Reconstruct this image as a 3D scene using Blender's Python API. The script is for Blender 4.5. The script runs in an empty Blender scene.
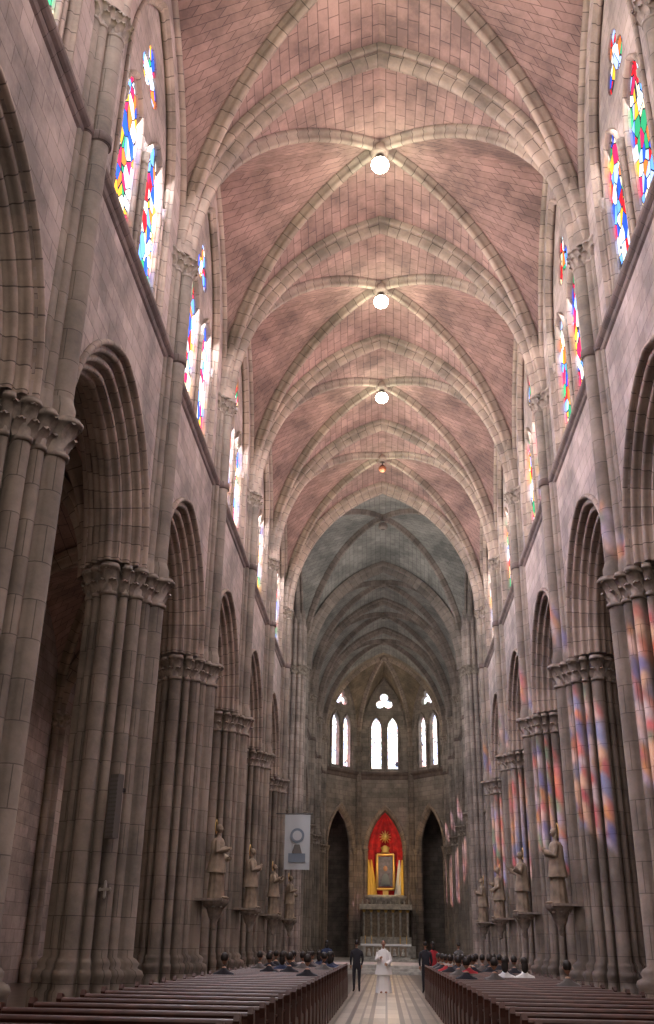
import bpy, math, random
from mathutils import Vector, Matrix
random.seed(7)
C=bpy.context.scene.collection
pi=math.pi
try: bpy.context.scene.view_settings.view_transform='Standard'
except Exception: pass
# ------------------------------------------------------------------ materials
def newmat(name):
    m=bpy.data.materials.new(name); m.use_nodes=True
    nt=m.node_tree; b=nt.nodes['Principled BSDF']; return m,nt,b
def stone(name,c1,c2,mort,bw=.95,rh=.48,ms=.012,rough=.85,bump=.35,lo=(.48,.465,.45),hi=(1.2,1.12,1.07)):
    m,nt,b=newmat(name); N=nt.nodes; L=nt.links
    uv=N.new('ShaderNodeUVMap')
    br=N.new('ShaderNodeTexBrick'); br.inputs['Scale'].default_value=1
    br.inputs['Brick Width'].default_value=bw; br.inputs['Row Height'].default_value=rh
    br.inputs['Mortar Size'].default_value=ms; br.inputs['Mortar Smooth'].default_value=.3
    br.inputs['Color1'].default_value=(*c1,1); br.inputs['Color2'].default_value=(*c2,1); br.inputs['Mortar'].default_value=(*mort,1)
    L.new(uv.outputs[0],br.inputs['Vector'])
    g=N.new('ShaderNodeNewGeometry')
    n1=N.new('ShaderNodeTexNoise'); n1.inputs['Scale'].default_value=.5; n1.inputs['Detail'].default_value=8; n1.inputs['Roughness'].default_value=.68
    L.new(g.outputs['Position'],n1.inputs['Vector'])
    r=N.new('ShaderNodeValToRGB'); r.color_ramp.elements[0].position=.38; r.color_ramp.elements[0].color=(*lo,1)
    r.color_ramp.elements[1].position=.62; r.color_ramp.elements[1].color=(*hi,1)
    L.new(n1.outputs['Fac'],r.inputs['Fac'])
    mx=N.new('ShaderNodeMix'); mx.data_type='RGBA'; mx.blend_type='MULTIPLY'; mx.inputs[0].default_value=.85
    L.new(br.outputs['Color'],mx.inputs[6]); L.new(r.outputs['Color'],mx.inputs[7])
    L.new(mx.outputs[2],b.inputs['Base Color'])
    n2=N.new('ShaderNodeTexNoise'); n2.inputs['Scale'].default_value=9; n2.inputs['Detail'].default_value=4
    L.new(g.outputs['Position'],n2.inputs['Vector'])
    ma=N.new('ShaderNodeMath'); ma.operation='MULTIPLY_ADD'; ma.inputs[1].default_value=-1.0
    L.new(br.outputs['Fac'],ma.inputs[0]); L.new(n2.outputs['Fac'],ma.inputs[2])
    bp=N.new('ShaderNodeBump'); bp.inputs['Strength'].default_value=bump; bp.inputs['Distance'].default_value=.03
    L.new(ma.outputs[0],bp.inputs['Height']); L.new(bp.outputs[0],b.inputs['Normal'])
    b.inputs['Roughness'].default_value=rough
    return m
def plain(name,c,rough=.6,metal=0,emit=0,ec=None,noise=0):
    m,nt,b=newmat(name); b.inputs['Base Color'].default_value=(*c,1); b.inputs['Roughness'].default_value=rough
    b.inputs['Metallic'].default_value=metal
    if emit: b.inputs['Emission Color'].default_value=(*(ec or c),1); b.inputs['Emission Strength'].default_value=emit
    if noise:
        N=nt.nodes;L=nt.links
        g=N.new('ShaderNodeTexCoord'); n=N.new('ShaderNodeTexNoise'); n.inputs['Scale'].default_value=noise; n.inputs['Detail'].default_value=5
        L.new(g.outputs['Object'],n.inputs['Vector'])
        r=N.new('ShaderNodeValToRGB'); r.color_ramp.elements[0].color=(*[x*.6 for x in c],1); r.color_ramp.elements[1].color=(*[min(1,x*1.35) for x in c],1)
        r.color_ramp.elements[0].position=.3; r.color_ramp.elements[1].position=.7
        L.new(n.outputs['Fac'],r.inputs['Fac']); L.new(r.outputs[0],b.inputs['Base Color'])
    return m
def glass(name,strength,white=.35,scale=2.6,trans=True):
    m=bpy.data.materials.new(name); m.use_nodes=True; nt=m.node_tree; N=nt.nodes; L=nt.links
    N.remove(N['Principled BSDF']); out=N['Material Output']
    v=N.new('ShaderNodeTexVoronoi'); v.inputs['Scale'].default_value=scale
    v2=N.new('ShaderNodeTexVoronoi'); v2.feature='DISTANCE_TO_EDGE'; v2.inputs['Scale'].default_value=scale
    g=N.new('ShaderNodeNewGeometry')
    mp=N.new('ShaderNodeMapping'); mp.inputs['Scale'].default_value=(1.0,1.0,.75)
    L.new(g.outputs['Position'],mp.inputs[0]); L.new(mp.outputs[0],v.inputs['Vector']); L.new(mp.outputs[0],v2.inputs['Vector'])
    sep=N.new('ShaderNodeSeparateColor'); L.new(v.outputs['Color'],sep.inputs[0])
    r=N.new('ShaderNodeValToRGB'); cr=r.color_ramp; cr.interpolation='CONSTANT'
    cols=[(.45,.6,1),(.03,.10,.75),(1,.85,.55),(.8,.02,.03),(.15,.38,1),(.9,.45,.04),(1,.95,.9),(.8,.03,.12),(.04,.35,.15),(.9,.2,.04),(.7,.85,1)]
    while len(cr.elements)<len(cols): cr.elements.new(.5)
    for i,c in enumerate(cols):
        cr.elements[i].position=i/len(cols); c=[x*(1-white)+white for x in c]; cr.elements[i].color=(*c,1)
    L.new(sep.outputs[0],r.inputs['Fac'])
    lt=N.new('ShaderNodeMath'); lt.operation='GREATER_THAN'; lt.inputs[1].default_value=.04
    L.new(v2.outputs['Distance'],lt.inputs[0])
    mx=N.new('ShaderNodeMix'); mx.data_type='RGBA'; mx.inputs[6].default_value=(.03,.03,.04,1)
    L.new(lt.outputs[0],mx.inputs[0]); L.new(r.outputs[0],mx.inputs[7])
    e=N.new('ShaderNodeEmission'); e.inputs['Strength'].default_value=strength; L.new(mx.outputs[2],e.inputs['Color'])
    if trans:
        t=N.new('ShaderNodeBsdfTransparent'); L.new(mx.outputs[2],t.inputs['Color'])
        a=N.new('ShaderNodeAddShader'); L.new(e.outputs[0],a.inputs[0]); L.new(t.outputs[0],a.inputs[1])
        L.new(a.outputs[0],out.inputs['Surface'])
    else: L.new(e.outputs[0],out.inputs['Surface'])
    return m
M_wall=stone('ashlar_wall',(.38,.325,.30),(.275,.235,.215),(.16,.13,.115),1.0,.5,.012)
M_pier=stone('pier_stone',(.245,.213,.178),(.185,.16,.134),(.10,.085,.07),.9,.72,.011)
M_rib=stone('rib_stone',(.35,.29,.24),(.25,.205,.172),(.11,.088,.073),3,.55,.018)
M_web=stone('vault_web_stone',(.325,.222,.20),(.25,.168,.152),(.125,.083,.078),.8,.42,.019)
M_gweb=stone('grey_vault_stone',(.27,.27,.25),(.22,.22,.205),(.12,.12,.11),.8,.42,.018)
M_aweb=stone('apse_vault_stone',(.27,.22,.16),(.22,.18,.13),(.13,.10,.08),.8,.42,.013)
M_gwall=stone('chancel_stone',(.29,.255,.225),(.21,.187,.165),(.11,.095,.08),1.0,.5,.013)
M_grib=stone('chancel_rib_stone',(.25,.215,.19),(.18,.155,.135),(.09,.075,.065),3,.55,.016)
M_ledge=stone('string_course_stone',(.16,.125,.11),(.13,.10,.09),(.06,.045,.04),1.2,.5,.01)
M_cap=plain('capital_stone',(.235,.195,.16),.85,noise=6)
M_glassL=glass('stained_glass_north',2.3,white=.0)
M_glassR=glass('stained_glass_south',1.5,white=.0)
M_glassW=glass('aisle_stained_glass',.7,white=.1,trans=False)
M_glassA=glass('apse_stained_glass',2.6,white=.62)
M_wood=plain('pew_wood',(.07,.026,.017),.38,noise=5)
M_gold=plain('gilding',(.75,.48,.14),.35,.7)
M_red=plain('red_drape',(.62,.02,.02),.7,noise=2)
M_yel=plain('yellow_drape',(.9,.62,.12),.7)
M_white=plain('white_cloth',(.8,.8,.78),.8)
M_ban=plain('banner_cloth',(.45,.48,.50),.85)
M_marble=plain('white_marble',(.42,.40,.36),.4,noise=3)
M_skin=plain('skin',(.42,.23,.15),.6); M_hair=plain('dark_hair',(.02,.015,.012),.6)
M_dark=plain('dark_fabric',(.02,.02,.028),.85); M_navy=plain('navy_fabric',(.03,.045,.10),.85)
M_redc=plain('red_fabric',(.40,.03,.04),.85); M_grey=plain('grey_fabric',(.13,.12,.115),.85)
M_metal=plain('dark_metal',(.05,.05,.05),.4,.8)
M_statue=plain('statue_plaster',(.27,.21,.15),.75,noise=4)
M_lamp=plain('lamp_glow',(1,.95,.8),.5,0,24,(.96,1,.78))
M_lampoff=plain('lamp_amber_glass',(.35,.12,.06),.3)
M_picture=plain('icon_painting',(.10,.10,.16),.5,noise=3)
M_blue=plain('banner_blue',(.16,.20,.25),.8)
def floor_mat():
    m,nt,b=newmat('marble_floor'); N=nt.nodes; L=nt.links
    g=N.new('ShaderNodeNewGeometry'); s=N.new('ShaderNodeSeparateXYZ'); L.new(g.outputs['Position'],s.inputs[0])
    ab=N.new('ShaderNodeMath'); ab.operation='ABSOLUTE'; L.new(s.outputs[0],ab.inputs[0])
    dv=N.new('ShaderNodeMath'); dv.operation='DIVIDE'; dv.inputs[1].default_value=10; L.new(ab.outputs[0],dv.inputs[0])
    r=N.new('ShaderNodeValToRGB'); cr=r.color_ramp; cr.interpolation='CONSTANT'
    st=[(0,(.52,.44,.34)),(.03,(.09,.055,.045)),(.042,(.42,.36,.29)),(.08,(.09,.055,.045)),(.092,(.38,.32,.26)),(.135,(.10,.075,.06))]
    while len(cr.elements)<len(st): cr.elements.new(.5)
    for i,(p,c) in enumerate(st): cr.elements[i].position=p; cr.elements[i].color=(*c,1)
    L.new(dv.outputs[0],r.inputs[0])
    ch=N.new('ShaderNodeTexBrick'); ch.offset=0; ch.inputs['Scale'].default_value=1; ch.inputs['Brick Width'].default_value=.6; ch.inputs['Row Height'].default_value=1.8
    ch.inputs['Mortar Size'].default_value=.03; ch.inputs['Color1'].default_value=(1,1,1,1); ch.inputs['Color2'].default_value=(.55,.5,.46,1); ch.inputs['Mortar'].default_value=(.25,.22,.2,1)
    L.new(g.outputs['Position'],ch.inputs['Vector'])
    mx=N.new('ShaderNodeMix'); mx.data_type='RGBA'; mx.blend_type='MULTIPLY'; mx.inputs[0].default_value=1
    L.new(r.outputs[0],mx.inputs[6]); L.new(ch.outputs['Color'],mx.inputs[7]); L.new(mx.outputs[2],b.inputs['Base Color'])
    b.inputs['Roughness'].default_value=.3
    return m
M_floor=floor_mat()
# ------------------------------------------------------------------ mesh builder
class MB:
    def __init__(s): s.v=[]; s.f=[]; s.u=[]; s.m=[]; s.mats=[]; s.sm=[]
    def mi(s,mat):
        if mat not in s.mats: s.mats.append(mat)
        return s.mats.index(mat)
    def face(s,idx,uv,mat,smooth=False):
        s.f.append(idx); s.u.append(uv); s.m.append(s.mi(mat)); s.sm.append(smooth)
    def grid(s,P,UV,mat,smooth=True):
        b=len(s.v); n=len(P[0])
        for row in P: s.v.extend([tuple(p) for p in row])
        for i in range(len(P)-1):
            for j in range(n-1):
                a=b+i*n+j
                s.face([a,a+1,a+n+1,a+n],[UV[i][j],UV[i][j+1],UV[i+1][j+1],UV[i+1][j]],mat,smooth)
    def poly(s,pts,mat,smooth=False):
        b=len(s.v); s.v.extend([tuple(p) for p in pts]); s.face(list(range(b,b+len(pts))),boxuv(pts),mat,smooth)
    def box(s,x0,x1,y0,y1,z0,z1,mat):
        c=[(x0,y0,z0),(x1,y0,z0),(x1,y1,z0),(x0,y1,z0),(x0,y0,z1),(x1,y0,z1),(x1,y1,z1),(x0,y1,z1)]
        for q in ((0,3,2,1),(4,5,6,7),(0,1,5,4),(1,2,6,5),(2,3,7,6),(3,0,4,7)): s.poly([c[i] for i in q],mat)
    def raw(s,verts,faces,mat,smooth=False,matf=None):
        b=len(s.v); s.v.extend([tuple(p) for p in verts])
        for f in faces:
            pts=[verts[i] for i in f]
            mm=mat if matf is None else matf(sum((Vector(p) for p in pts),Vector())/len(pts))
            s.face([b+i for i in f],boxuv(pts),mm,smooth)
    def tube(s,path,rad,mat,n=8,cap=True,sx=1,sy=1):
        path=[Vector(p) for p in path]; rows=[];uv=[];L=0
        for i,p in enumerate(path):
            t=(path[min(i+1,len(path)-1)]-path[max(i-1,0)]).normalized()
            a=Vector((0,0,1)) if abs(t.z)<.9 else Vector((0,1,0))
            x=t.cross(a).normalized(); y=x.cross(t)
            r=rad[i] if isinstance(rad,(list,tuple)) else rad
            if i: L+=(p-path[i-1]).length
            rows.append([p+x*(r*sx*math.cos(k*2*pi/n))+y*(r*sy*math.sin(k*2*pi/n)) for k in range(n+1)])
            uv.append([(k*2*pi/n*r,L) for k in range(n+1)])
        s.grid(rows,uv,mat)
        if cap: s.poly(rows[0][:-1],mat); s.poly(rows[-1][:-1],mat)
    def ball(s,c,r,mat,nu=14,nv=9,fn=None):
        c=Vector(c); r=r if isinstance(r,(list,tuple)) else (r,r,r); P=[];U=[]
        for i in range(nv+1):
            th=pi*i/nv; row=[]
            for k in range(nu+1):
                ph=2*pi*k/nu; d=Vector((math.sin(th)*math.cos(ph)*r[0],math.sin(th)*math.sin(ph)*r[1],math.cos(th)*r[2]))
                if fn: d=fn(d)
                row.append(c+d)
            P.append(row);U.append([(k*.1,i*.1) for k in range(nu+1)])
        s.grid(P,U,mat)
    def lathe(s,prof,c,mat,n=20,fold=0,nf=9,cap=True,sy=1):
        P=[];U=[]
        for (r,z) in prof:
            P.append([(c[0]+r*(1+fold*math.sin(nf*2*pi*k/n))*math.cos(2*pi*k/n),c[1]+sy*r*(1+fold*math.sin(nf*2*pi*k/n))*math.sin(2*pi*k/n),c[2]+z) for k in range(n+1)])
            U.append([(2*pi*k/n*max(r,.05),z) for k in range(n+1)])
        s.grid(P,U,mat)
        if cap: s.poly(P[0][:-1],mat); s.poly(P[-1][:-1],mat)
    def mesh(s,name):
        me=bpy.data.meshes.new(name); me.from_pydata(s.v,[],s.f)
        for m in s.mats: me.materials.append(m)
        uvl=me.uv_layers.new(name='UVMap'); flat=[]
        for u in s.u:
            for q in u: flat+=[q[0],q[1]]
        uvl.data.foreach_set('uv',flat)
        me.polygons.foreach_set('material_index',s.m); me.polygons.foreach_set('use_smooth',s.sm); me.update()
        return me
def boxuv(pts):
    p=[Vector(q) for q in pts]; n=Vector((0,0,0))
    for i in range(len(p)):
        a=p[i];b=p[(i+1)%len(p)]; n+=a.cross(b)
    ax=[abs(n.x),abs(n.y),abs(n.z)]; k=ax.index(max(ax))
    if k==0: return [(q.y,q.z) for q in p]
    if k==1: return [(q.x,q.z) for q in p]
    return [(q.x,q.y) for q in p]
def inst(me,name,loc=(0,0,0),rz=0,parent=None,sc=(1,1,1)):
    o=bpy.data.objects.new(name,me); C.objects.link(o); o.location=loc; o.rotation_euler=(0,0,rz); o.scale=sc
    if parent: o.parent=parent
    return o
def empty(name,loc=(0,0,0)):
    o=bpy.data.objects.new(name,None); C.objects.link(o); o.location=loc; o.empty_display_size=.2; return o
def swapmat(me,pairs):
    m=me.copy()
    for i,mt in enumerate(m.materials):
        for a,b in pairs:
            if mt==a: m.materials[i]=b
    return m
# ------------------------------------------------------------------ arches
def c_for(a,rise): return max(0.0,(rise*rise-a*a)/(2*a))
def half_arch(a,c,off=0,n=14):
    R=a+c+off; f=math.acos(min(1,c/R)) if R>0 else pi/2
    return [(-c+R*math.cos(f*i/n),R*math.sin(f*i/n)) for i in range(n+1)]
def full_arch(a,c,off=0,n=14):
    h=half_arch(a,c,off,n); return h+[(-y,z) for (y,z) in reversed(h[:-1])]
def arch_outline(a,rise,y0,zs,zb,n=12):
    c=c_for(a,rise); return [(y0+a,zb)]+[(y0+y,zs+z) for y,z in full_arch(a,c,0,n)]+[(y0-a,zb)]
def polar(circles,n):
    out=[]
    for k in range(n):
        t=2*pi*k/n; d=(math.cos(t),math.sin(t)); best=.02
        for (x,y,r) in circles:
            dc=d[0]*x+d[1]*y; cr=d[0]*y-d[1]*x
            if r*r>cr*cr: best=max(best,dc+math.sqrt(r*r-cr*cr))
        out.append((best*d[0],best*d[1]))
    return out
def panel(mb,outline,holes,t,mat,tf):
    cu=bpy.data.curves.new('tmp','CURVE'); cu.dimensions='2D'; cu.fill_mode='BOTH'; cu.extrude=t/2
    for pts in [outline]+holes:
        sp=cu.splines.new('POLY'); sp.points.add(len(pts)-1)
        for i,p in enumerate(pts): sp.points[i].co=(p[0],p[1],0,1)
        sp.use_cyclic_u=True
    o=bpy.data.objects.new('tmp',cu); C.objects.link(o); dg=bpy.context.evaluated_depsgraph_get(); dg.update()
    me=bpy.data.meshes.new_from_object(o.evaluated_get(dg))
    vs=[tf(v.co.x,v.co.y,v.co.z+t/2) for v in me.vertices]; fs=[list(p.vertices) for p in me.polygons]
    mb.raw(vs,fs,mat); bpy.data.objects.remove(o); bpy.data.curves.remove(cu); bpy.data.meshes.remove(me)
def flat(mb,outline,mat,tf,d):
    pts=[tf(u,z,d) for u,z in outline]; mb.poly(pts,mat)
def arch_mould(mb,a,rise,zs,prof,mat,tf,n=16,foot=0):
    c=c_for(a,rise)
    acc=0;us=[0]
    for i in range(1,len(prof)): acc+=math.hypot(prof[i][0]-prof[i-1][0],prof[i][1]-prof[i-1][1]); us.append(acc)
    cols=[full_arch(a,c,o,n) for o,d in prof]
    P=[];U=[];L=0
    rows=range(len(cols[0]))
    if foot:
        P.append([tf(cols[j][0][0],zs-foot,prof[j][1]) for j in range(len(prof))]); U.append([(u,-foot) for u in us])
    for i in rows:
        if i: L+=math.hypot(cols[0][i][0]-cols[0][i-1][0],cols[0][i][1]-cols[0][i-1][1])
        P.append([tf(cols[j][i][0],zs+cols[j][i][1],prof[j][1]) for j in range(len(prof))]); U.append([(u,L) for u in us])
    if foot:
        P.append([tf(cols[j][-1][0],zs-foot,prof[j][1]) for j in range(len(prof))]); U.append([(u,L+foot) for u in us])
    mb.grid(P,U,mat)
def roll(o,d,r,a0,a1,n=5):
    return [(o+r*math.cos(math.radians(a0+(a1-a0)*i/n)),d+r*math.sin(math.radians(a0+(a1-a0)*i/n))) for i in range(n+1)]
def sweep(mb,path,prof,mat,bn=None,ctr=None):
    """profile [(b,n)] ; b along horizontal binormal, n toward the arch centre"""
    path=[Vector(p) for p in path]; P=[];U=[];L=0
    us=[0]
    for i in range(1,len(prof)): us.append(us[-1]+math.hypot(prof[i][0]-prof[i-1][0],prof[i][1]-prof[i-1][1]))
    d=path[-1]-path[0]; d.z=0
    if ctr is None:
        ctr=(path[0]+path[-1])/2; ctr.z=min(p.z for p in path)
    if bn is None: bn=Vector((-d.y,d.x,0)).normalized()
    for i,p in enumerate(path):
        t=(path[min(i+1,len(path)-1)]-path[max(i-1,0)]).normalized()
        nn=t.cross(bn).normalized()
        if nn.dot(ctr-p)<0: nn=-nn
        if i: L+=(p-path[i-1]).length
        P.append([p+bn*b+nn*q for b,q in prof]); U.append([(u,L) for u in us])
    mb.grid(P,U,mat)
# ------------------------------------------------------------------ dimensions
HC=1.65; BAY=9.1; W=6.6
PIERS=[-1.7,7.4,16.5,25.6,34.7,43.8,52.9,62.0]
CH=[77.5,86.6,95.7,104.8]
ZC=11.0; ZL=18.2; ZS=22.0
T_PROF=[(-.46,-.05),(-.46,.10)]+roll(-.36,.15,.10,180,0,5)+[(-.23,.12),(-.21,.30)]+roll(0,.38,.17,165,15,8)+[(.21,.30),(.23,.12)]+roll(.36,.15,.10,180,0,5)+[(.46,.10),(.46,-.05)]
D_PROF=[(-.25,-.05),(-.25,.10),(-.15,.13)]+roll(0,.26,.13,170,10,7)+[(.15,.13),(.25,.10),(.25,-.05)]
def leaf(mb,x,y,ang,z,h,w,mat):
    d=Vector((math.cos(ang),math.sin(ang),0)); s=Vector((-d.y,d.x,0)); P=[];U=[]
    for i,(o,t,ww) in enumerate([(0,0,.6),(.03,.4,1),(.09,.75,.9),(.17,1.0,.7),(.2,.88,.3)]):
        P.append([Vector((x,y,z))+d*(o-.03*abs(k))+s*(k*ww*w/2)+Vector((0,0,t*h-.03*abs(k))) for k in (-1,-.4,0,.4,1)]); U.append([(0,0)]*5)
    mb.grid(P,U,mat)
def column(mb,circ,levels,mat,n=96,cx=0,cy=0):
    o=polar(circ,n); o.append(o[0]); per=[0]
    for i in range(1,len(o)): per.append(per[-1]+math.hypot(o[i][0]-o[i-1][0],o[i][1]-o[i-1][1]))
    P=[];U=[]
    for z,s in levels:
        P.append([(cx+x*s,cy+y*s,z) for x,y in o]); U.append([(p,z) for p in per])
    mb.grid(P,U,mat); mb.poly(P[-1][:-1],mat)
    return o
def capital(mb,circ,z0,z1,mat,cx=0,cy=0,n=96,nl=26,fl=1.16,lw=.3):
    h=z1-z0
    o=column(mb,circ,[(z0-.06,1.0),(z0-.06,1.05),(z0+.03,1.05),(z0+.03,1.0),(z0+.5*h,1.04),(z0+.82*h,fl-.03),(z0+.82*h,fl+.04),(z0+.9*h,fl+.05),(z0+.93*h,fl),(z1,fl)],mat,n,cx,cy)
    for tier in range(2):
        for k in range(nl):
            i=int((k+.5*tier)/nl*(len(o)-1)); x,y=o[i]; a=math.atan2(y,x); s=1.0+.03*tier
            leaf(mb,cx+x*s,cy+y*s,a,z0+(.05+.38*tier)*h,.42*h,lw,mat)
PC=[(-.15,0,.62),(.0,.34,.44),(0,-.34,.44),(-1.0,0,.25),(-.82,.38,.14),(-.82,-.38,.14),(.74,0,.20)]
for sy in (1,-1): PC+=[(0,1.06*sy,.22),(-.37,.95*sy,.12),(-.64,.72*sy,.17),(.35,.93*sy,.12),(.58,.66*sy,.16),(.68,.34*sy,.12)]
mb=MB()
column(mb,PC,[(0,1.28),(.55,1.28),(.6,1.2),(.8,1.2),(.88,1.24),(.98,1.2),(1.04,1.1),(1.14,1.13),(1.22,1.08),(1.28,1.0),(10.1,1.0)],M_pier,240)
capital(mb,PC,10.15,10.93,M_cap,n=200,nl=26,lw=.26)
me_pier=mb.mesh('pier')
SC=[(-.25,0,.24),(-.06,.37,.15),(-.06,-.37,.15),(.05,.62,.12),(.05,-.62,.12),(.15,0,.40)]
mb=MB(); column(mb,SC,[(10.9,1),(21.4,1)],M_pier,140)
column(mb,SC,[(10.95,1.15),(11.2,1.15),(11.3,1.06),(11.4,1.0)],M_pier,72)
column(mb,SC,[(ZL-.22,1.0),(ZL-.2,1.12),(ZL+.05,1.12),(ZL+.1,1.0)],M_ledge,72)
capital(mb,SC,21.3,22.0,M_cap,n=72,nl=16,fl=1.22,lw=.24)
column(mb,[(.0,0,.5)],[(22,1.0),(24,.8)],M_rib,24)
me_shaft=mb.mesh('vault_shaft')
tf=lambda u,z,d:(d,u,z)
AO=3.7; AR=4.25
EA,ER=2.75,5.2; EZ=22.8
def trefoil(y0,z0,r,n=48,rot=90,k=3):
    cs=[(r*.62*math.cos(math.radians(rot+360/k*i)),r*.62*math.sin(math.radians(rot+360/k*i)),r*.56) for i in range(k)]
    return [(y0+x,z0+y) for x,y in polar(cs,n)]
def halfprof():
    p=[(.14,0),(.14,-.07),(.09,-.12),(.02,-.12),(0,-.04),(0,.06)]
    for (o,d) in ((-.10,.14),(-.30,.36),(-.50,.58)):
        p+=[(o+.09,d-.06)]+[(o+.085*math.cos(math.radians(t)),d+.085*math.sin(math.radians(t))) for t in (-40,-75,-110,-145,-180,-215)]+[(o-.06,d+.12),(o-.13,d+.14)]
    return p+[(-.66,.72)]
def make_bay(gl):
    mb=MB()
    out=[(-4.55,ZC-.02),(-AO,ZC-.02)]+[(-y,ZC+z) for y,z in full_arch(AO,c_for(AO,AR),0,16)]+[(AO,ZC-.02),(4.55,ZC-.02),(4.55,ZL),(-4.55,ZL)]
    panel(mb,out,[],1.6,M_wall,tf)
    hp=halfprof(); fp=hp+[(o,1.6-d) for o,d in reversed(hp)]
    arch_mould(mb,AO,AR,ZC,fp,M_rib,tf,n=18)
    sp=[(0,ZL-.35),(-.06,ZL-.3),(-.10,ZL-.2),(-.18,ZL-.14),(-.22,ZL-.08),(-.22,ZL+.02),(-.14,ZL+.08),(0,ZL+.12)]
    mb.grid([[(x,y,z) for x,z in sp] for y in (-4.55,4.55)],[[(z,y) for x,z in sp] for y in (-4.55,4.55)],M_ledge,False)
    eo=arch_outline(EA,ER,0,EZ,ZL+.15)
    panel(mb,[(-4.55,ZL),(4.55,ZL),(4.55,31),(-4.55,31)],[eo],.22,M_wall,tf)
    tf2=lambda u,z,d:(.2+d,u,z)
    L1=arch_outline(.86,1.6,-1.32,22.1,ZL+.35,8); L2=arch_outline(.86,1.6,1.32,22.1,ZL+.35,8); T1=trefoil(0,25.3,.85)
    panel(mb,[(-3.1,ZL),(3.1,ZL),(3.1,28.6),(-3.1,28.6)],[L1,L2,T1],.14,M_wall,tf2)
    for o_ in (L1,L2,T1): flat(mb,o_,gl,tf,.27)
    arch_mould(mb,EA,ER,EZ,[(.12,0),(.12,-.08),(.02,-.1),(0,0)]+[( -.02-.08*math.sin(math.radians(t)),.10-.08*math.cos(math.radians(t))) for t in range(0,181,30)]+[(0,.21)],M_rib,tf,foot=EZ-ZL-.2,n=14)
    for y0 in (-1.32,1.32):
        arch_mould(mb,.95,1.7,22.1,[(.06,.2),(.06,.1),(0,.07),(-.06,.1),(-.07,.24)],M_rib,lambda u,z,d,y0=y0:(d,u+y0,z),n=10,foot=22.1-ZL-.3)
    for y0 in (-2.4,0,2.4):
        mb.tube([(.10,y0,ZL+.1),(.10,y0,22.1)],.08,M_rib,10); mb.lathe([(.09,0),(.13,.05),(.11,.1),(.16,.3),(.16,.38)],(.10,y0,21.8),M_cap,10); mb.lathe([(.14,0),(.14,.1),(.1,.2)],(.10,y0,ZL+.1),M_cap,10)
    Fh=[(0,y,ZS+z) for y,z in full_arch(4.4,c_for(4.4,7.6),0,16)]
    sweep(mb,Fh,[(-.17,0),(-.17,.12),(0,.2),(.15,.12),(.15,0)],M_rib,bn=Vector((1,0,0)))
    Lw=arch_outline(.9,1.6,0,10.2,5.2,8)
    tf3=lambda u,z,d:(8.4+d,u,z)
    panel(mb,[(-4.55,0),(4.55,0),(4.55,16),(-4.55,16)],[Lw],.6,M_wall,tf3); flat(mb,Lw,M_glassW,tf,8.8)
    arch_mould(mb,.95,1.7,10.2,[(.12,8.4),(.12,8.3),(0,8.25),(-.05,8.4)],M_rib,tf,n=10,foot=5)
    return mb.mesh('bay_wall')
me_bayL=make_bay(M_glassL); me_bayR=make_bay(M_glassR)
# ---- vault bay
def Tc(wx,rise,n=16): return half_arch(wx,c_for(wx,rise),0,n)
def vault_bay(mb,wx,wy,zs,rT,rD,rF,fx,mweb,mrib,ox=0,n=16,dprof=D_PROF):
    T=Tc(wx,rT,n); Ld=math.hypot(wx,wy); D=Tc(Ld,rD,n); F=Tc(wy,rF,n)
    for sx in (1,-1):
        for sy in (1,-1):
            tp=[Vector((ox+sx*x,sy*wy,zs+z)) for x,z in T]
            dp=[Vector((ox+sx*q/Ld*wx,sy*q/Ld*wy,zs+z)) for q,z in D]
            fp_=[Vector((ox+sx*fx,sy*y,zs+z)) for y,z in F]
            for A,Bb in ((tp,dp),(dp,fp_)):
                P=[];U=[];L=0;m=6
                for i in range(n+1):
                    if i: L+=(A[i]-A[i-1]).length
                    row=[];ur=[]
                    for j in range(m+1):
                        p=A[i].lerp(Bb[i],j/m); row.append(p); ur.append(((A[i]-p).length,L))
                    P.append(row);U.append(ur)
                mb.grid(P,U,mweb)
    for sy in (1,-1):
        full=[Vector((ox+q/Ld*wx,sy*q/Ld*wy,zs+z)) for q,z in D]
        full=full+[Vector((2*ox-p.x,-p.y,p.z)) for p in reversed(full[:-1])]
        sweep(mb,full,dprof,mrib)
    mb.lathe([(.0,.0),(.22,.02),(.36,.12),(.36,.3),(.3,.5)],(ox,0,zs+rD-.58),mrib,16)
def tarch(mb,wx,zs,rT,y,mrib,ox=0,prof=T_PROF,n=18):
    h=[Vector((ox+x,y,zs+z)) for x,z in Tc(wx,rT,n)]; full=h+[Vector((2*ox-p.x,p.y,p.z)) for p in reversed(h[:-1])]
    sweep(mb,full,prof,mrib)
mb=MB(); vault_bay(mb,W,BAY/2,ZS,9.1,9.2,7.6,W+.02,M_web,M_rib); tarch(mb,W,ZS,9.1,-BAY/2,M_rib); me_vault=mb.mesh('vault_bay')
mb=MB(); vault_bay(mb,3.4,BAY/2,ZC,4.6,4.8,4.6,3.4,M_web,M_rib,n=10); tarch(mb,3.4,ZC,4.5,-BAY/2,M_rib,n=10,prof=[(b*.8,q*.8) for b,q in T_PROF])
RC=[(0,0,.3),(-.3,0,.2),(-.15,.3,.15),(-.15,-.3,.15)]
me_avault=mb.mesh('aisle_vault_bay')
mb=MB(); column(mb,RC,[(0,1.4),(.8,1.4),(.9,1.1),(1,1),(10.4,1)],M_pier,60); capital(mb,RC,10.4,11.0,M_cap,n=40,nl=10,fl=1.3,lw=.2); me_resp=mb.mesh('aisle_respond')
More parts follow.
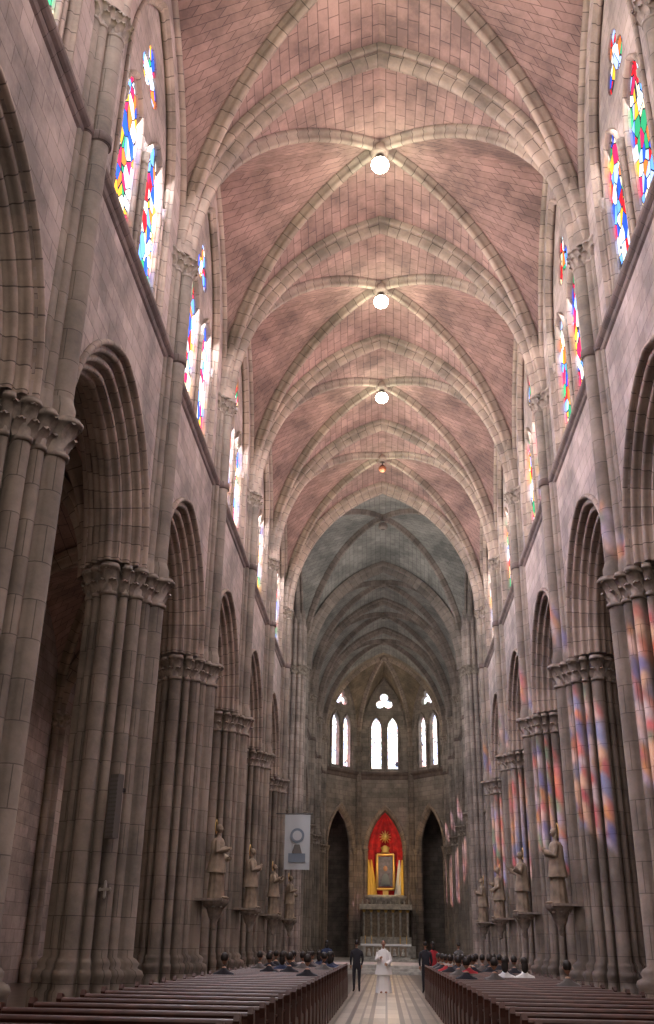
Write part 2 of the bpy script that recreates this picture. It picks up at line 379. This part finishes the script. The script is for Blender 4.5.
# ------------------------------------------------------------------ assemble nave
E_wl=empty('wall_left'); E_wr=empty('wall_right'); E_ce=empty('ceiling'); E_cw=empty('wall_chancel'); 
bays=[(PIERS[i]+PIERS[i+1])/2 for i in range(len(PIERS)-1)]
gp=[(M_web,M_gweb),(M_wall,M_gwall),(M_rib,M_grib),(M_pier,M_gwall),(M_glassL,M_glassA)]
me_bay_g=swapmat(me_bayL,gp); me_vault_g=swapmat(me_vault,gp); me_shaft_g=swapmat(me_shaft,gp)
for y in bays:
    inst(me_bayR,'bay_wall',(W,y,0),0,E_wr); inst(me_bayL,'bay_wall',(-W,y,0),pi,E_wl)
    inst(me_vault,'vault_bay',(0,y,0),0,E_ce)
    inst(me_avault,'aisle_vault',(W+5,y,0),0,E_ce); inst(me_avault,'aisle_vault',(-W-5,y,0),0,E_ce)
for y in [ (CH[i]+CH[i+1])/2 for i in range(3)]:
    inst(me_bay_g,'bay_wall',(W,y,0),0,E_cw); inst(me_bay_g,'bay_wall',(-W,y,0),pi,E_cw)
    inst(me_vault_g,'vault_bay',(0,y,0),0,E_ce)
    for s in (1,-1): inst(me_avault,'aisle_vault',(s*(W+5),y,0),0,E_ce)
for y in PIERS+CH:
    for s in (1,-1):
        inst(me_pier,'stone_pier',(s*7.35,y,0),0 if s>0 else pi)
        inst(me_shaft if y<63 else me_shaft_g,'vault_shaft',(s*W,y,0),0 if s>0 else pi,E_wr if s>0 else E_wl)
        inst(me_resp,'aisle_respond',(s*14.95,y,0),0 if s>0 else pi,E_wr if s>0 else E_wl)
# crossing
mb=MB(); vault_bay(mb,W,7.75,ZS,9.1,9.6,9.1,W+.6,M_gweb,M_grib); tarch(mb,W,ZS,9.1,-7.75,M_rib,prof=[(b*1.5,q*1.1) for b,q in T_PROF]); tarch(mb,W,ZS,9.1,7.75,M_grib,prof=[(b*1.4,q*1.3) for b,q in T_PROF])
A=full_arch(7.75,c_for(7.75,9.1),0,16)
for s in (1,-1):
    sweep(mb,[Vector((s*(W+.4),y,ZS+z)) for y,z in A],T_PROF,M_grib)
    mb.grid([[(s*x,y,ZS+z) for y,z in A] for x in (W+.6,11,15.5,20)],[[(x,i*.7) for i in range(len(A))] for x in (7,11,15.5,20)],M_gweb)
inst(mb.mesh('crossing_vault'),'crossing_vault',(0,69.75,0),0,E_ce)
mb=MB()
for s in (1,-1):
    for yy in (62.3,77.2):
        o=[(8.2,0),(8.8,0)]+[(11.6-y,ZC+z) for y,z in full_arch(2.8,1.5,0,10)]+[(14.4,0),(20,0),(20,31),(8.2,31)]
        panel(mb,o,[],.5,M_gwall,lambda u,z,d,s=s,yy=yy:(s*u,yy+d-.25,z))
    wins=[arch_outline(1.1,2.2,k,24,10,8) for k in (-3.2,0,3.2)]
    panel(mb,[(-8,0),(8,0),(8,33),(-8,33)],wins,.6,M_gwall,lambda u,z,d,s=s:(s*(20+d),69.75+u,z))
    for w_ in wins: flat(mb,w_,M_glassA,lambda u,z,d,s=s:(s*(20+d),69.75+u,z),.4)
inst(mb.mesh('transept_walls'),'wall_transept')
XC=[(0,0,.64)]+[(.75*math.cos(t*pi/6),.75*math.sin(t*pi/6),.17) for t in range(12)]
mb=MB(); column(mb,XC,[(0,1.25),(1,1.25),(1.1,1.1),(1.2,1),(21.3,1)],M_wall,160); capital(mb,XC,21.3,22.05,M_cap,n=80,nl=20); column(mb,XC,[(22,1),(27,.9)],M_wall,80)
me_x=mb.mesh('crossing_pier')
for y in (62.6,76.9):
    for s in (1,-1): inst(me_x,'crossing_pier',(s*7.15,y,0))
# ------------------------------------------------------------------ apse
V=[(-6.6,104.8),(-6.6,107.0),(-2.95,111.3),(2.95,111.3),(6.6,107.0),(6.6,104.8)]
BO=Vector((0,106.6,ZS+9.2))
mbw=MB(); mbv=MB()
for i in range(5):
    a=Vector((*V[i],0)); b_=Vector((*V[i+1],0)); L=(b_-a).length; d=(b_-a)/L; nrm=Vector((-d.y,d.x,0)); mid=(a+b_)/2
    if nrm.dot(Vector((0,106,0))-mid)>0: nrm=-nrm
    f=lambda u,z,dd,mid=mid,d=d,nrm=nrm: tuple(mid+d*u+nrm*dd+Vector((0,0,z)))
    h=L/2
    if L>4:
        c=c_for(2.0,4.3)
        o=[(-h,0),(-2.0,0)]+[(-y,ZC+z) for y,z in full_arch(2.0,c,0,14)]+[(2.0,0),(h,0),(h,31),(-h,31)]
        ls=[arch_outline(.55,1.2,k,24.1,19.6,8) for k in (-.92,.92)]+[trefoil(0,27.1,.85)]
        panel(mbw,o,ls,.6,M_gwall,f)
        for l in ls: flat(mbw,l,M_glassA,f,.45)
        arch_mould(mbw,2.0,4.3,ZC,[(.35,0),(.35,-.1),(.25,-.16),(.15,-.12),(.1,-.02),(.02,-.08),(-.08,0),(-.1,.12),(-.2,.2),(-.22,.4),(-.12,.55),(0,.6)],M_rib,f,foot=11)
        for y0 in (-1.75,0,1.75): mbw.tube([f(y0,19.2,-.08),f(y0,24.2,-.08)],.1,M_grib,8)
        for y0 in (-.92,.92): arch_mould(mbw,.68,1.4,24.1,[(.1,0),(.1,-.1),(0,-.14),(-.08,0)],M_grib,lambda u,z,dd,f=f,y0=y0:f(u+y0,z,dd),n=8)
        arch_mould(mbw,2.3,5.6,24.0,[(.14,0),(.14,-.1),(0,-.16),(-.1,0)],M_grib,f,n=12)
        for y0 in (-2.15,2.15): mbw.lathe([(.2,0),(.24,.1),(.34,.5),(.36,.6)],f(y0,10.5,-.05),M_cap,10); mbw.tube([f(y0,0,-.05),f(y0,10.6,-.05)],.18,M_grib,10)
    else: panel(mbw,[(-h,0),(h,0),(h,31),(-h,31)],[],.6,M_gwall,f)
    mbw.grid([[f(u,z,-x-.0) for x,z in [(0,18.4),(.08,18.5),(.12,18.8),(.3,18.95),(.34,19.15),(.2,19.25),(0,19.3)]] for u in (-h,h)],[[(k*.1,u) for k in range(7)] for u in (-h,h)],M_ledge,False)
    n=16
    def rib(v):
        v=Vector((*v,0)); bb=Vector((BO.x,BO.y,0)); L_=(v-bb).length; return [bb+(v-bb)*(q/L_)+Vector((0,0,ZS+z)) for q,z in Tc(L_,9.2,n)]
    ra,rb=rib(V[i]),rib(V[i+1])
    if i in(0,4):
        tp=[Vector(((-1 if i==0 else 1)*x,104.8,ZS+z)) for x,z in Tc(W,9.1,n)]
        pairs=[(tp,rb if i==0 else ra)]
    else:
        F=Tc(h,8.0,n); fa=[mid-d*y+Vector((0,0,ZS+z)) for y,z in F]; fb=[mid+d*y+Vector((0,0,ZS+z)) for y,z in F]; pairs=[(ra,fa),(rb,fb)]
    for A_,B_ in pairs:
        P=[];U=[];LL=0
        for k in range(n+1):
            if k: LL+=(A_[k]-A_[k-1]).length
            P.append([A_[k].lerp(B_[k],j/6) for j in range(7)]); U.append([((A_[k]-B_[k]).length*j/6,LL) for j in range(7)])
        mbv.grid(P,U,M_aweb)
    if i<4: sweep(mbv,rb,D_PROF,M_rib,ctr=Vector((BO.x,BO.y,ZS)))
for v in V[1:5]:
    column(mbw,[(0,0,.25),(.2,.1,.14),(-.2,.1,.14),(.15,-.15,.14),(-.15,-.15,.14)],[(0,1.3),(1,1.2),(1.1,1),(21.4,1),(21.5,1.3),(22,1.5)],M_grib,30,v[0]*.985,v[1]-.1)
mbv.lathe([(.0,.0),(.3,.02),(.42,.15),(.42,.35)],(BO.x,BO.y,BO.z-.5),M_rib,16)
mbw.box(-15,15,119,119.5,0,17,M_gwall); mbw.box(-15,-6.9,107,119,16,16.5,M_gwall); mbw.box(6.9,15,107,119,16,16.5,M_gwall); mbw.box(-7,7,111.9,119,16,16.5,M_gwall)
mbw.box(-15.6,-15,104.8,119,0,17,M_gwall); mbw.box(15,15.6,104.8,119,0,17,M_gwall)
inst(mbw.mesh('apse_wall'),'wall_apse'); inst(mbv.mesh('apse_vault'),'apse_vault',(0,0,0),0,E_ce)
# west wall (behind camera); its glowing openings are added fill light
mb=MB(); rose=[(4.3*math.cos(t*pi/24),20+4.3*math.sin(t*pi/24)) for t in range(48)]; dr=arch_outline(2.2,3.5,0,5,.1,8)
wl=[arch_outline(1.0,2,k,12.5,8,8) for k in (-4,4)]
f=lambda u,z,d:(u,-3-d,z)
panel(mb,[(-15.5,0),(15.5,0),(15.5,32),(-15.5,32)],[rose,dr]+wl,.6,M_wall,f)
M_wfill=plain('west_fill_glow',(.9,.9,.9),.5,0,6.5,(1,.90,.82))  # unseen bright opening, added to light the nave from behind
M_wfill_dim=plain('west_fill_glow_dim',(.9,.9,.9),.5,0,1.2,(1,.9,.82))  # dimmer added glow for the unseen door and lancet openings
flat(mb,rose,M_wfill,f,.4); flat(mb,dr,M_wfill_dim,f,.4)
for w_ in wl: flat(mb,w_,M_wfill_dim,f,.4)
inst(mb.mesh('west_wall'),'wall_west')
mb=MB(); mb.box(-20.5,20.5,-3.6,120,-.2,0,M_floor); inst(mb.mesh('floor'),'floor')
mb=MB()
for k in range(3): mb.box(-5.9,5.9,66+.4*k,104.7,.16*k+.002,.16*(k+1),M_marble)
inst(mb.mesh('presbytery_steps'),'presbytery_steps')
# ------------------------------------------------------------------ altar
mb=MB(); z=.485
mb.box(-2.3,2.3,81.6,83.4,z,z+.16,M_marble); mb.box(-1.9,1.9,81.9,83.1,z+.16,z+.3,M_marble); mb.box(-1.7,1.7,82.1,82.9,z+.3,z+1.1,M_marble); mb.box(-1.95,1.95,81.95,83.05,z+1.1,z+1.24,M_white)
for k in range(5):
    x=-1.3+.65*k; mb.box(x-.26,x+.26,82.04,82.1,z+.38,z+1.02,M_statue)
    mb.ball((x,82.04,z+.8),(.1,.06,.12),M_marble,8,6); mb.lathe([(.16,0),(.1,.3)],(x,82.03,z+.4),M_marble,8)
    mb.tube([(x-.33,82.06,z+.3),(x-.33,82.06,z+1.1)],.05,M_marble,8)
for x in (-1.6,-1.1,1.1,1.6): mb.lathe([(.08,0),(.03,.05),(.03,.3),(.06,.34),(.025,.36),(.02,.6)],(x,82.5,z+1.24),M_gold,8)
inst(mb.mesh('altar'),'altar')
mb=MB()
mb.box(-3.0,3.0,108.4,110.5,.485,1.6,M_marble); mb.box(-2.6,2.6,108.8,110.5,1.6,2.4,M_marble)
for k in range(7):
    x=-2.25+.75*k; mb.tube([(x,108.9,2.4),(x,108.9,4.9)],.11,M_marble,8); mb.lathe([(.11,0),(.2,.25)],(x,108.9,4.7),M_gold,8)
mb.box(-2.4,2.4,109.2,110.5,2.4,5.0,M_statue); mb.box(-2.7,2.7,108.6,110.5,5.0,5.5,M_marble); mb.lathe([(1.5,0),(1.7,.2),(2.1,.5),(2.2,.8),(1.9,.9)],(0,109.5,5.5),M_marble,32,sy=.45)
for k in range(11): mb.lathe([(.06,0),(.1,.15),(.04,.35),(.07,.45)],(-2.4+.48*k,108.75,5.5),M_marble,8)
inst(mb.mesh('high_altar'),'high_altar')
mb=MB(); P=[];U=[]
for i in range(25):
    t=i/24; zz=6.3+t*8.6; half=1.85 if zz<11 else 1.85*max(0,math.cos((zz-11)/3.9*pi/2))**.8
    P.append([(half*(j/24-1+j/24),111.55-.12*math.sin(j*1.3)*(1-t*.5)-.15,zz) for j in range(25)]); U.append([(0,0)]*25)
mb.grid(P,U,M_red)
inst(mb.mesh('red_drape'),'red_drape')
mb=MB()
for s in (-1,1):
    P=[]
    for i in range(14):
        t=i/13; zz=6.4+t*3.6; xo=s*(1.25+.25*t); w=.75*(1-t*.8)
        P.append([(xo+w*(j/8-.5),111.1-.08*math.sin(j*1.7),zz) for j in range(9)])
    mb.grid(P,[[(0,0)]*9]*14,M_yel if s<0 else M_white)
    mb.grid([[(p[0]+s*.3,p[1]+.05,p[2]) for p in r] for r in P],[[(0,0)]*9]*14,M_yel)
inst(mb.mesh('papal_drape'),'yellow_white_drape')
mb=MB(); yf=110.7
mb.box(-.75,.75,yf,yf+.1,7.3,10.3,M_picture)
for a_,b2 in (((-1,0,7.05),(1,0,7.05)),((1,0,7.05),(1,0,10.5)),((1,0,10.5),(-1,0,10.5)),((-1,0,10.5),(-1,0,7.05))):
    mb.tube([(a_[0]*.9,yf,a_[2]),(b2[0]*.9,yf,b2[2])],.14,M_gold,8)
mb.ball((0,yf-.05,9.1),(.22,.08,.28),M_skin,10,8); mb.lathe([(.5,0),(.35,.8),(.15,1.1)],(0,yf,7.5),M_blue,12,sy=.3)
for k in range(12):
    t=k*pi/6; mb.tube([(0,yf,12.3),(.65*math.cos(t),yf,12.3+.65*math.sin(t))],[.12,.03],M_gold,6)
mb.ball((0,yf-.05,12.3),(.3,.1,.3),M_gold,12,8); mb.lathe([(.5,0),(.35,.15),(.5,.5),(.1,.75)],(0,yf,10.7),M_gold,12,sy=.4)
mb.box(-.3,.3,yf,yf+.2,6.42,7.1,M_gold)
inst(mb.mesh('framed_icon'),'framed_icon')
# ------------------------------------------------------------------ lamps
def lampmesh(mat,r):
    mb=MB(); mb.tube([(0,0,.2),(0,0,.7)],.03,M_metal,8); mb.lathe([(.05,r+.04),(r*.6,r*.85),(r*.7,r*.6)],(0,0,0),M_metal,18); mb.ball((0,0,0),(r,r,r*.85),mat,18,12); return mb.mesh('ceiling_lamp')
ml,mo=lampmesh(M_lamp,.36),lampmesh(M_lampoff,.26)
for i,y in enumerate(bays[1:]):
    inst(ml if y<55 else mo,'ceiling_lamp',(0,y,30.15))
# ------------------------------------------------------------------ pews
mb=MB(); LN=2.5
mb.box(0,LN,0,.42,.42,.46,M_wood); 
mb.grid([[(x,-.02,.46),(x,-.09,.97),(x,-.13,.97),(x,-.07,.3),(x,-.02,.3),(x,-.02,.46)] for x in (0,LN)],[[(0,0)]*6]*2,M_wood,False)
mb.tube([(0,-.11,.98),(LN,-.11,.98)],.035,M_wood,8)
mb.box(0,LN,-.3,-.1,.80,.825,M_wood); mb.box(0,LN,-.42,-.24,.16,.21,M_wood)
for x in (.2,LN/2,LN-.2): mb.box(x-.03,x+.03,-.4,-.05,0,.18,M_wood); mb.box(x-.03,x+.03,0,.38,0,.42,M_wood)
endp=[(-.14,0),(-.14,.1),(-.1,.2),(-.12,.9),(-.17,1.0),(-.13,1.06),(-.05,1.04),(0,.95),(.02,.75),(.12,.66),(.34,.64),(.42,.6),(.44,.5),(.38,.42),(.36,.2),(.42,.1),(.42,0)]
for x in (-.06,LN): 
    mb.poly([(x,y,z) for y,z in endp],M_wood); mb.poly([(x+.06,y,z) for y,z in endp],M_wood)
    e=endp+[endp[0]]; mb.grid([[(x,y,z) for y,z in e],[(x+.06,y,z) for y,z in e]],[[(0,0)]*len(e)]*2,M_wood,False)
me_pew=mb.mesh('church_pew')
rows=[9+1.0*i for i in range(29)]
for y in rows:
    inst(me_pew,'church_pew',(1.38,y,0)); inst(me_pew,'church_pew',(-1.38-LN,y,0))
# ------------------------------------------------------------------ people
def skin_body(J,E,root=0,sub=1):
    me=bpy.data.meshes.new('t'); me.from_pydata([j[0] for j in J],E,[]); o=bpy.data.objects.new('t',me); C.objects.link(o)
    sk=o.modifiers.new('s','SKIN'); 
    if not me.skin_vertices: 
        bpy.context.view_layer.objects.active=o; bpy.ops.object.modifier_add(type='SKIN'); o.modifiers.remove(o.modifiers[0])
    for i,j in enumerate(J):
        r=j[1] if isinstance(j[1],tuple) else (j[1],j[1]); me.skin_vertices[0].data[i].radius=r; me.skin_vertices[0].data[i].use_root=(i==root)
    s=o.modifiers.new('ss','SUBSURF'); s.levels=sub; s.render_levels=sub
    dg=bpy.context.evaluated_depsgraph_get(); dg.update(); m2=bpy.data.meshes.new_from_object(o.evaluated_get(dg))
    vs=[v.co.copy() for v in m2.vertices]; fs=[list(p.vertices) for p in m2.polygons]
    bpy.data.objects.remove(o); bpy.data.meshes.remove(m2); return vs,fs
def head(mb,c,skin,hair,long=False,veil=None):
    c=Vector(c)
    def shp(d):
        if d.z<0: k=1+d.z*2.6; d=Vector((d.x*k,d.y*(k*.7+.3),d.z))
        return d
    mb.ball(c,(.076,.095,.118),skin,16,12,shp)
    mb.tube([c+Vector((0,.085,.02)),c+Vector((0,.112,-.025)),c+Vector((0,.09,-.035))],[.008,.016,.01],skin,6)
    for s in (-1,1):
        mb.ball(c+Vector((.03*s,.083,.008)),(.012,.008,.008),M_white,8,6); mb.ball(c+Vector((.03*s,.09,.008)),.005,M_hair,6,4)
        mb.ball(c+Vector((.078*s,0,-.005)),(.012,.02,.032),skin,8,6); mb.box(c.x+.03*s-.016,c.x+.03*s+.016,c.y+.084,c.y+.092,c.z+.026,c.z+.032,hair)
    mb.ball(c+Vector((0,.078,-.062)),(.024,.008,.007),M_redc,8,5)
    mb.ball(c+Vector((0,-.018,.03)),(.083,.092,.10),veil or hair,16,10)
    if long: mb.ball(c+Vector((0,-.055,-.08)),(.08,.055,.14),veil or hair,12,8)
def hand(mb,p,d,nrm,mat):
    p=Vector(p); d=Vector(d).normalized(); nrm=Vector(nrm); nrm=(nrm-d*nrm.dot(d)).normalized(); s=d.cross(nrm)
    mb.tube([p-d*.02,p+d*.03,p+d*.085],[.026,.04,.036],mat,8)
    for k,(o,l) in enumerate([(-.03,.07),(-.01,.08),(.011,.075),(.031,.06)]):
        a=p+d*.08+s*o; mb.tube([a,a+d*l*.45+nrm*.006,a+d*l*.8+nrm*.022,a+d*l*.95+nrm*.036],[.0095,.009,.008,.006],mat,6)
    a=p+d*.03-s*.035; mb.tube([a,a+d*.025-s*.025+nrm*.01,a+d*.055-s*.03+nrm*.02],[.012,.010,.007],mat,6)
def person(top,bot,sit=False,long=False,shoes=M_hair,armf=0.0,skirt=False):
    mb=MB()
    if sit:
        h=.56; J=[((0,0,h),(.16,.13)),((0,-.02,h+.22),(.14,.11)),((0,-.02,h+.42),(.17,.12)),((0,0,h+.54),(.07,.06)),((0,.015,h+.62),.052)]
        E=[(0,1),(1,2),(2,3),(3,4)]
        for s in (-1,1):
            b=len(J); J+=[((s*.19,-.01,h+.44),.065),((s*.24,.03,h+.17),.048),((s*.12,.27,h+.1),.034),((s*.1,.03,h-.01),.09),((s*.12,.46,h-.04),.065),((s*.12,.50,.08),.042),((s*.13,.62,.04),.035)]
            E+=[(2,b),(b,b+1),(b+1,b+2),(0,b+3),(b+3,b+4),(b+4,b+5),(b+5,b+6)]
            hand(mb,(s*.12,.28,h+.1),(-s*.25,1,-.15),(0,0,-1),M_skin)
        hz=h+.76
        def mf(c): 
            if c.z<.12: return shoes
            if c.z>h+.58: return M_skin
            if c.y>.12 and c.z<h+.06: return bot
            if c.z<h-.05: return bot
            return top
    else:
        J=[((0,0,.95),(.15,.11)),((0,.01,1.15),(.135,.10)),((0,0,1.36),(.165,.11)),((0,0,1.49),(.065,.06)),((0,.01,1.56),.052)]; E=[(0,1),(1,2),(2,3),(3,4)]
        for s in (-1,1):
            b=len(J); J+=[((s*.19,0,1.39),.06),((s*.235,-.01,1.12),.046),((s*(.235-.1*armf),.05+.2*armf,.88+.15*armf),.032),((s*.095,0,.88),.09),((s*.10,.02,.50),.062),((s*.10,-.01,.10),.042),((s*.12,.11,.035),.034)]
            E+=[(2,b),(b,b+1),(b+1,b+2),(0,b+3),(b+3,b+4),(b+4,b+5),(b+5,b+6)]
            hand(mb,(s*(.235-.1*armf),.055+.2*armf,.865+.15*armf),(0,.2+armf,-1+armf),(-s,0.01,0),M_skin)
        hz=1.69
        def mf(c):
            if c.z<.09: return shoes
            if c.z>1.52: return M_skin
            return bot if c.z<.93 and abs(c.x)<.19 else top
    vs,fs=skin_body(J,E); mb.raw(vs,fs,top,True,mf)
    if skirt and not sit: mb.lathe([(.17,1.0),(.21,.8),(.26,.45)],(0,0,0),bot,24,.05,8)
    head(mb,(0,.02,hz),M_skin,M_hair,long)
    return mb
def robed(robe,skin,hair,veil=None,arms='pray',halo=None):
    mb=MB()
    mb.lathe([(.30,.0),(.29,.1),(.25,.5),(.20,.95),(.17,1.12),(.20,1.32),(.19,1.42),(.08,1.50),(.055,1.56)],(0,0,0),robe,36,.06,9,sy=.75)
    mb.lathe([(.33,.62),(.29,.8),(.24,1.1),(.23,1.36),(.16,1.47)],(0,-.015,0),robe,36,.04,7,cap=False,sy=.8)
    for s in (-1,1):
        if arms=='pray': pth=[(s*.19,0,1.39),(s*.27,.06,1.13),(s*.06,.27,1.22)]; d=(-s*.2,.5,1)
        elif arms=='open': pth=[(s*.19,0,1.39),(s*.33,.08,1.15),(s*.42,.3,1.28)]; d=(s*.3,.7,.6)
        else: pth=[(s*.19,0,1.39),(s*.27,.02,1.12),(s*.12,.25,1.08+.12*s)]; d=(-s*.4,1,.2)
        mid=[tuple((Vector(pth[1])+Vector(pth[2]))/2)]
        mb.tube(pth[:2]+mid+[pth[2]],[.075,.07,.075,.085],robe,10); hand(mb,pth[2],d,(-s,0,.1),skin)
        mb.ball((s*.09,.24,.03),(.05,.1,.035),skin,8,6)
    mb.tube([(0,0,1.45),(0,.01,1.6)],[.06,.05],skin,8)
    head(mb,(0,.02,1.70),skin,hair,bool(veil),veil)
    if halo: 
        mb.lathe([(.15,0),(.19,0),(.19,.015),(.15,.015)],(0,0,0),halo,20,cap=False)
        for i in range(len(mb.v)-84,len(mb.v)):
            x,y,z_=mb.v[i]; mb.v[i]=(x,-.09+z_,1.76+y)
    return mb
seat_types=[person(M_dark,M_dark,True).mesh('sa'),person(M_white,M_dark,True,True).mesh('sb'),person(M_navy,M_dark,True,True).mesh('sc'),person(M_redc,M_dark,True).mesh('sd'),person(M_grey,M_navy,True).mesh('se')]
ppl=[]
for y in (23,26,27,29,30,32,33,34,35,36):
    for s in (-1,1):
        for k in range(4):
            x=1.72+.58*k+random.uniform(-.06,.06)
            p=.62 if y>28 else .22
            if random.random()<p: ppl.append((s*x,y,random.choice([0,0,2,4,0,0] if s<0 else [0,0,2,3,4,0])))
ppl+=[(3.35,20,4),(3.2,25,1),(2.75,25,1),(2.15,28,3)]
for x,y,k in ppl: inst(seat_types[k],'seated_churchgoer',(x,y+.2,0),random.uniform(-.25,.25))
st=[person(M_dark,M_dark,armf=.3).mesh('ta'),person(M_navy,M_dark,long=True,skirt=True).mesh('tb'),person(M_grey,M_dark,armf=.6).mesh('tc'),person(M_redc,M_dark,long=True).mesh('td')]
for x,y,k,r in [(-1.12,41,0,.2),(1.5,41,0,.1),(1.9,43.5,3,.5),(-2.6,47,1,0),(3.1,46,2,.2)]:
    inst(st[k],'standing_churchgoer',(x,y,0),r)
inst(robed(M_white,M_skin,M_hair,arms='x').mesh('priest'),'priest',(-.1,41,0),pi)
# ------------------------------------------------------------------ statues on brackets
sts=[robed(M_statue,M_statue,M_statue,arms=a,veil=v,halo=M_gold).mesh('statue_fig') for a,v in (('pray',M_statue),('x',None),('open',None))]
mb=MB(); mb.lathe([(.04,-.95),(.12,-.85),(.1,-.7),(.22,-.5),(.28,-.3),(.42,-.16),(.46,-.1),(.46,0)],(0,0,0),M_cap,16)
for k in range(8): leaf(mb,.2*math.cos(k*pi/4),.2*math.sin(k*pi/4),k*pi/4,-.55,.35,.2,M_cap)
mb.box(-.5,.5,-.62,.3,-.06,.02,M_cap); me_br=mb.mesh('bracket')
k=0
for y in PIERS[4:]:
    for s in (1,-1):
        e=empty('saint_statue',(s*5.66,y,2.95)); inst(me_br,'bracket',(0,0,0),s*pi/2,e)
        inst(sts[k%3],'figure',(0,0,.02),s*pi/2,e,(1.25,1.25,1.3)); k+=1
mb=MB(); P=[[(-5.95+1.5*j/8,60.6+.03*math.sin(j),5.6+3.1*i/6) for j in range(9)] for i in range(7)]
mb.grid(P,[[(0,0)]*9]*7,M_ban); mb.tube([(-6.5,60.62,8.75),(-4.3,60.62,8.75)],.035,M_metal,8)
mb.poly([(-5.2+.42*math.cos(t*pi/12),60.54,7.5+.42*math.sin(t*pi/12)) for t in range(24)],M_blue)
mb.poly([(-5.2+.28*math.cos(t*pi/12),60.53,7.5+.28*math.sin(t*pi/12)) for t in range(24)],M_ban)
mb.box(-5.7,-4.7,60.53,60.55,6.0,6.5,M_blue); mb.lathe([(.3,0),(.15,.5)],(-5.2,60.52,6.5),M_grey,8,sy=.05)
inst(mb.mesh('hanging_banner'),'hanging_banner')
M_spk=plain('loudspeaker_grey',(.10,.09,.08),.7)
mb=MB(); mb.box(-.13,.13,-.1,.1,0,1.5,M_spk)
for k in range(14): mb.box(-.12,.12,-.112,-.1,.05+.1*k,.11+.1*k,M_grey)
mb.box(-.04,.04,.1,.3,1.1,1.2,M_metal)
inst(mb.mesh('column_loudspeaker'),'column_loudspeaker',(-6.6,24.42,3.9),-.5)
mb=MB(); mb.box(-.03,.03,-.02,.02,-.16,.16,M_marble); mb.box(-.16,.16,-.02,.02,-.03,.03,M_marble)
for dx,dz in ((.16,0),(-.16,0),(0,.16),(0,-.16)): mb.ball((dx,0,dz),(.045,.02,.045),M_marble,8,6)
mb.box(-.02,.02,0,.2,-.02,.02,M_metal)
inst(mb.mesh('consecration_cross'),'consecration_cross',(-6.65,24.5,2.75),-.5)
# ------------------------------------------------------------------ lights
def arealight(name,loc,dirv,sx,sy,power,col,spread=180):
    l=bpy.data.lights.new(name,'AREA'); l.shape='RECTANGLE'; l.size=sx; l.size_y=sy; l.energy=power; l.color=col; l.spread=math.radians(spread)
    o=bpy.data.objects.new(name,l); C.objects.link(o); o.location=loc
    o.rotation_euler=Vector(dirv).to_track_quat('-Z','Y').to_euler(); return o
def point(name,loc,power,col,r=.3):
    l=bpy.data.lights.new(name,'POINT'); l.energy=power; l.color=col; l.shadow_soft_size=r
    o=bpy.data.objects.new(name,l); C.objects.link(o); o.location=loc; return o
for y in bays[1:]:
    for s,col,e in ((-1,(1,.93,.55),270),(1,(1,.60,.66),210)):
        arealight('ledge_tint_fill',(s*6.40,y,ZL+.2),(-s*1.0,0,1),6,.25,e,col,120)  # added strips that tint the vault from the ledges, no fixtures
    arealight('north_window_daylight',(-7.15,y,22.3),(1,.1,-.6),4.6,5,2500,(.98,.93,1))
    arealight('south_window_daylight',(7.15,y,22.3),(-1,.1,-.5),4.6,5,1100,(1,.95,.98))
for y in bays[2:]:
    point('lamp_light',(0,y,29.3),120,(.98,1,.72),.3)
for y in bays[1:]:
    point('aisle_fill',(12,y,9),22,(1,.72,.45),.4); point('aisle_fill',(-13,y,7),60,(1,.70,.45),.4)  # added warm fill for the aisles, without fixtures
for y in (82,91,100): point('chancel_fill',(0,y,20),360,(1,.9,.82),.5)  # added fill to lift the chancel stone, no fixture
point('crossing_fill',(0,70,22),1400,(1,.98,.92),.5)  # added fill that lightens the crossing vault
point('apse_light',(0,106,24),220,(1,.85,.6),.5)  # bare warm point light, no fixture modelled
point('sanctuary_lamp',(0,107.5,9.5),240,(1,.62,.28),.4)
sun=bpy.data.lights.new('sun','SUN'); sun.energy=9; sun.angle=.01; sun.color=(1,.62,.70); so=bpy.data.objects.new('sun',sun); C.objects.link(so)
so.rotation_euler=Vector((1,.35,-1.0)).to_track_quat('-Z','Y').to_euler()
w=bpy.data.worlds.new('World'); bpy.context.scene.world=w; w.use_nodes=True
w.node_tree.nodes['Background'].inputs[0].default_value=(.75,.85,1,1); w.node_tree.nodes['Background'].inputs[1].default_value=.6
# ------------------------------------------------------------------ camera
Yc=Vector((59,-433,-977)).normalized(); Zc=Vector((39,2212,-977)); Zc=(Zc-Yc*Zc.dot(Yc)).normalized(); Xc=Yc.cross(Zc)
R=Matrix((Xc,Yc,Zc))
cam=bpy.data.cameras.new('camera'); co=bpy.data.objects.new('camera',cam); C.objects.link(co)
cam.lens=977/1024*36; cam.sensor_width=36; cam.sensor_fit='AUTO'; cam.clip_end=600
co.matrix_world=Matrix.Translation((0,0,HC))@R.to_4x4()
bpy.context.scene.camera=co
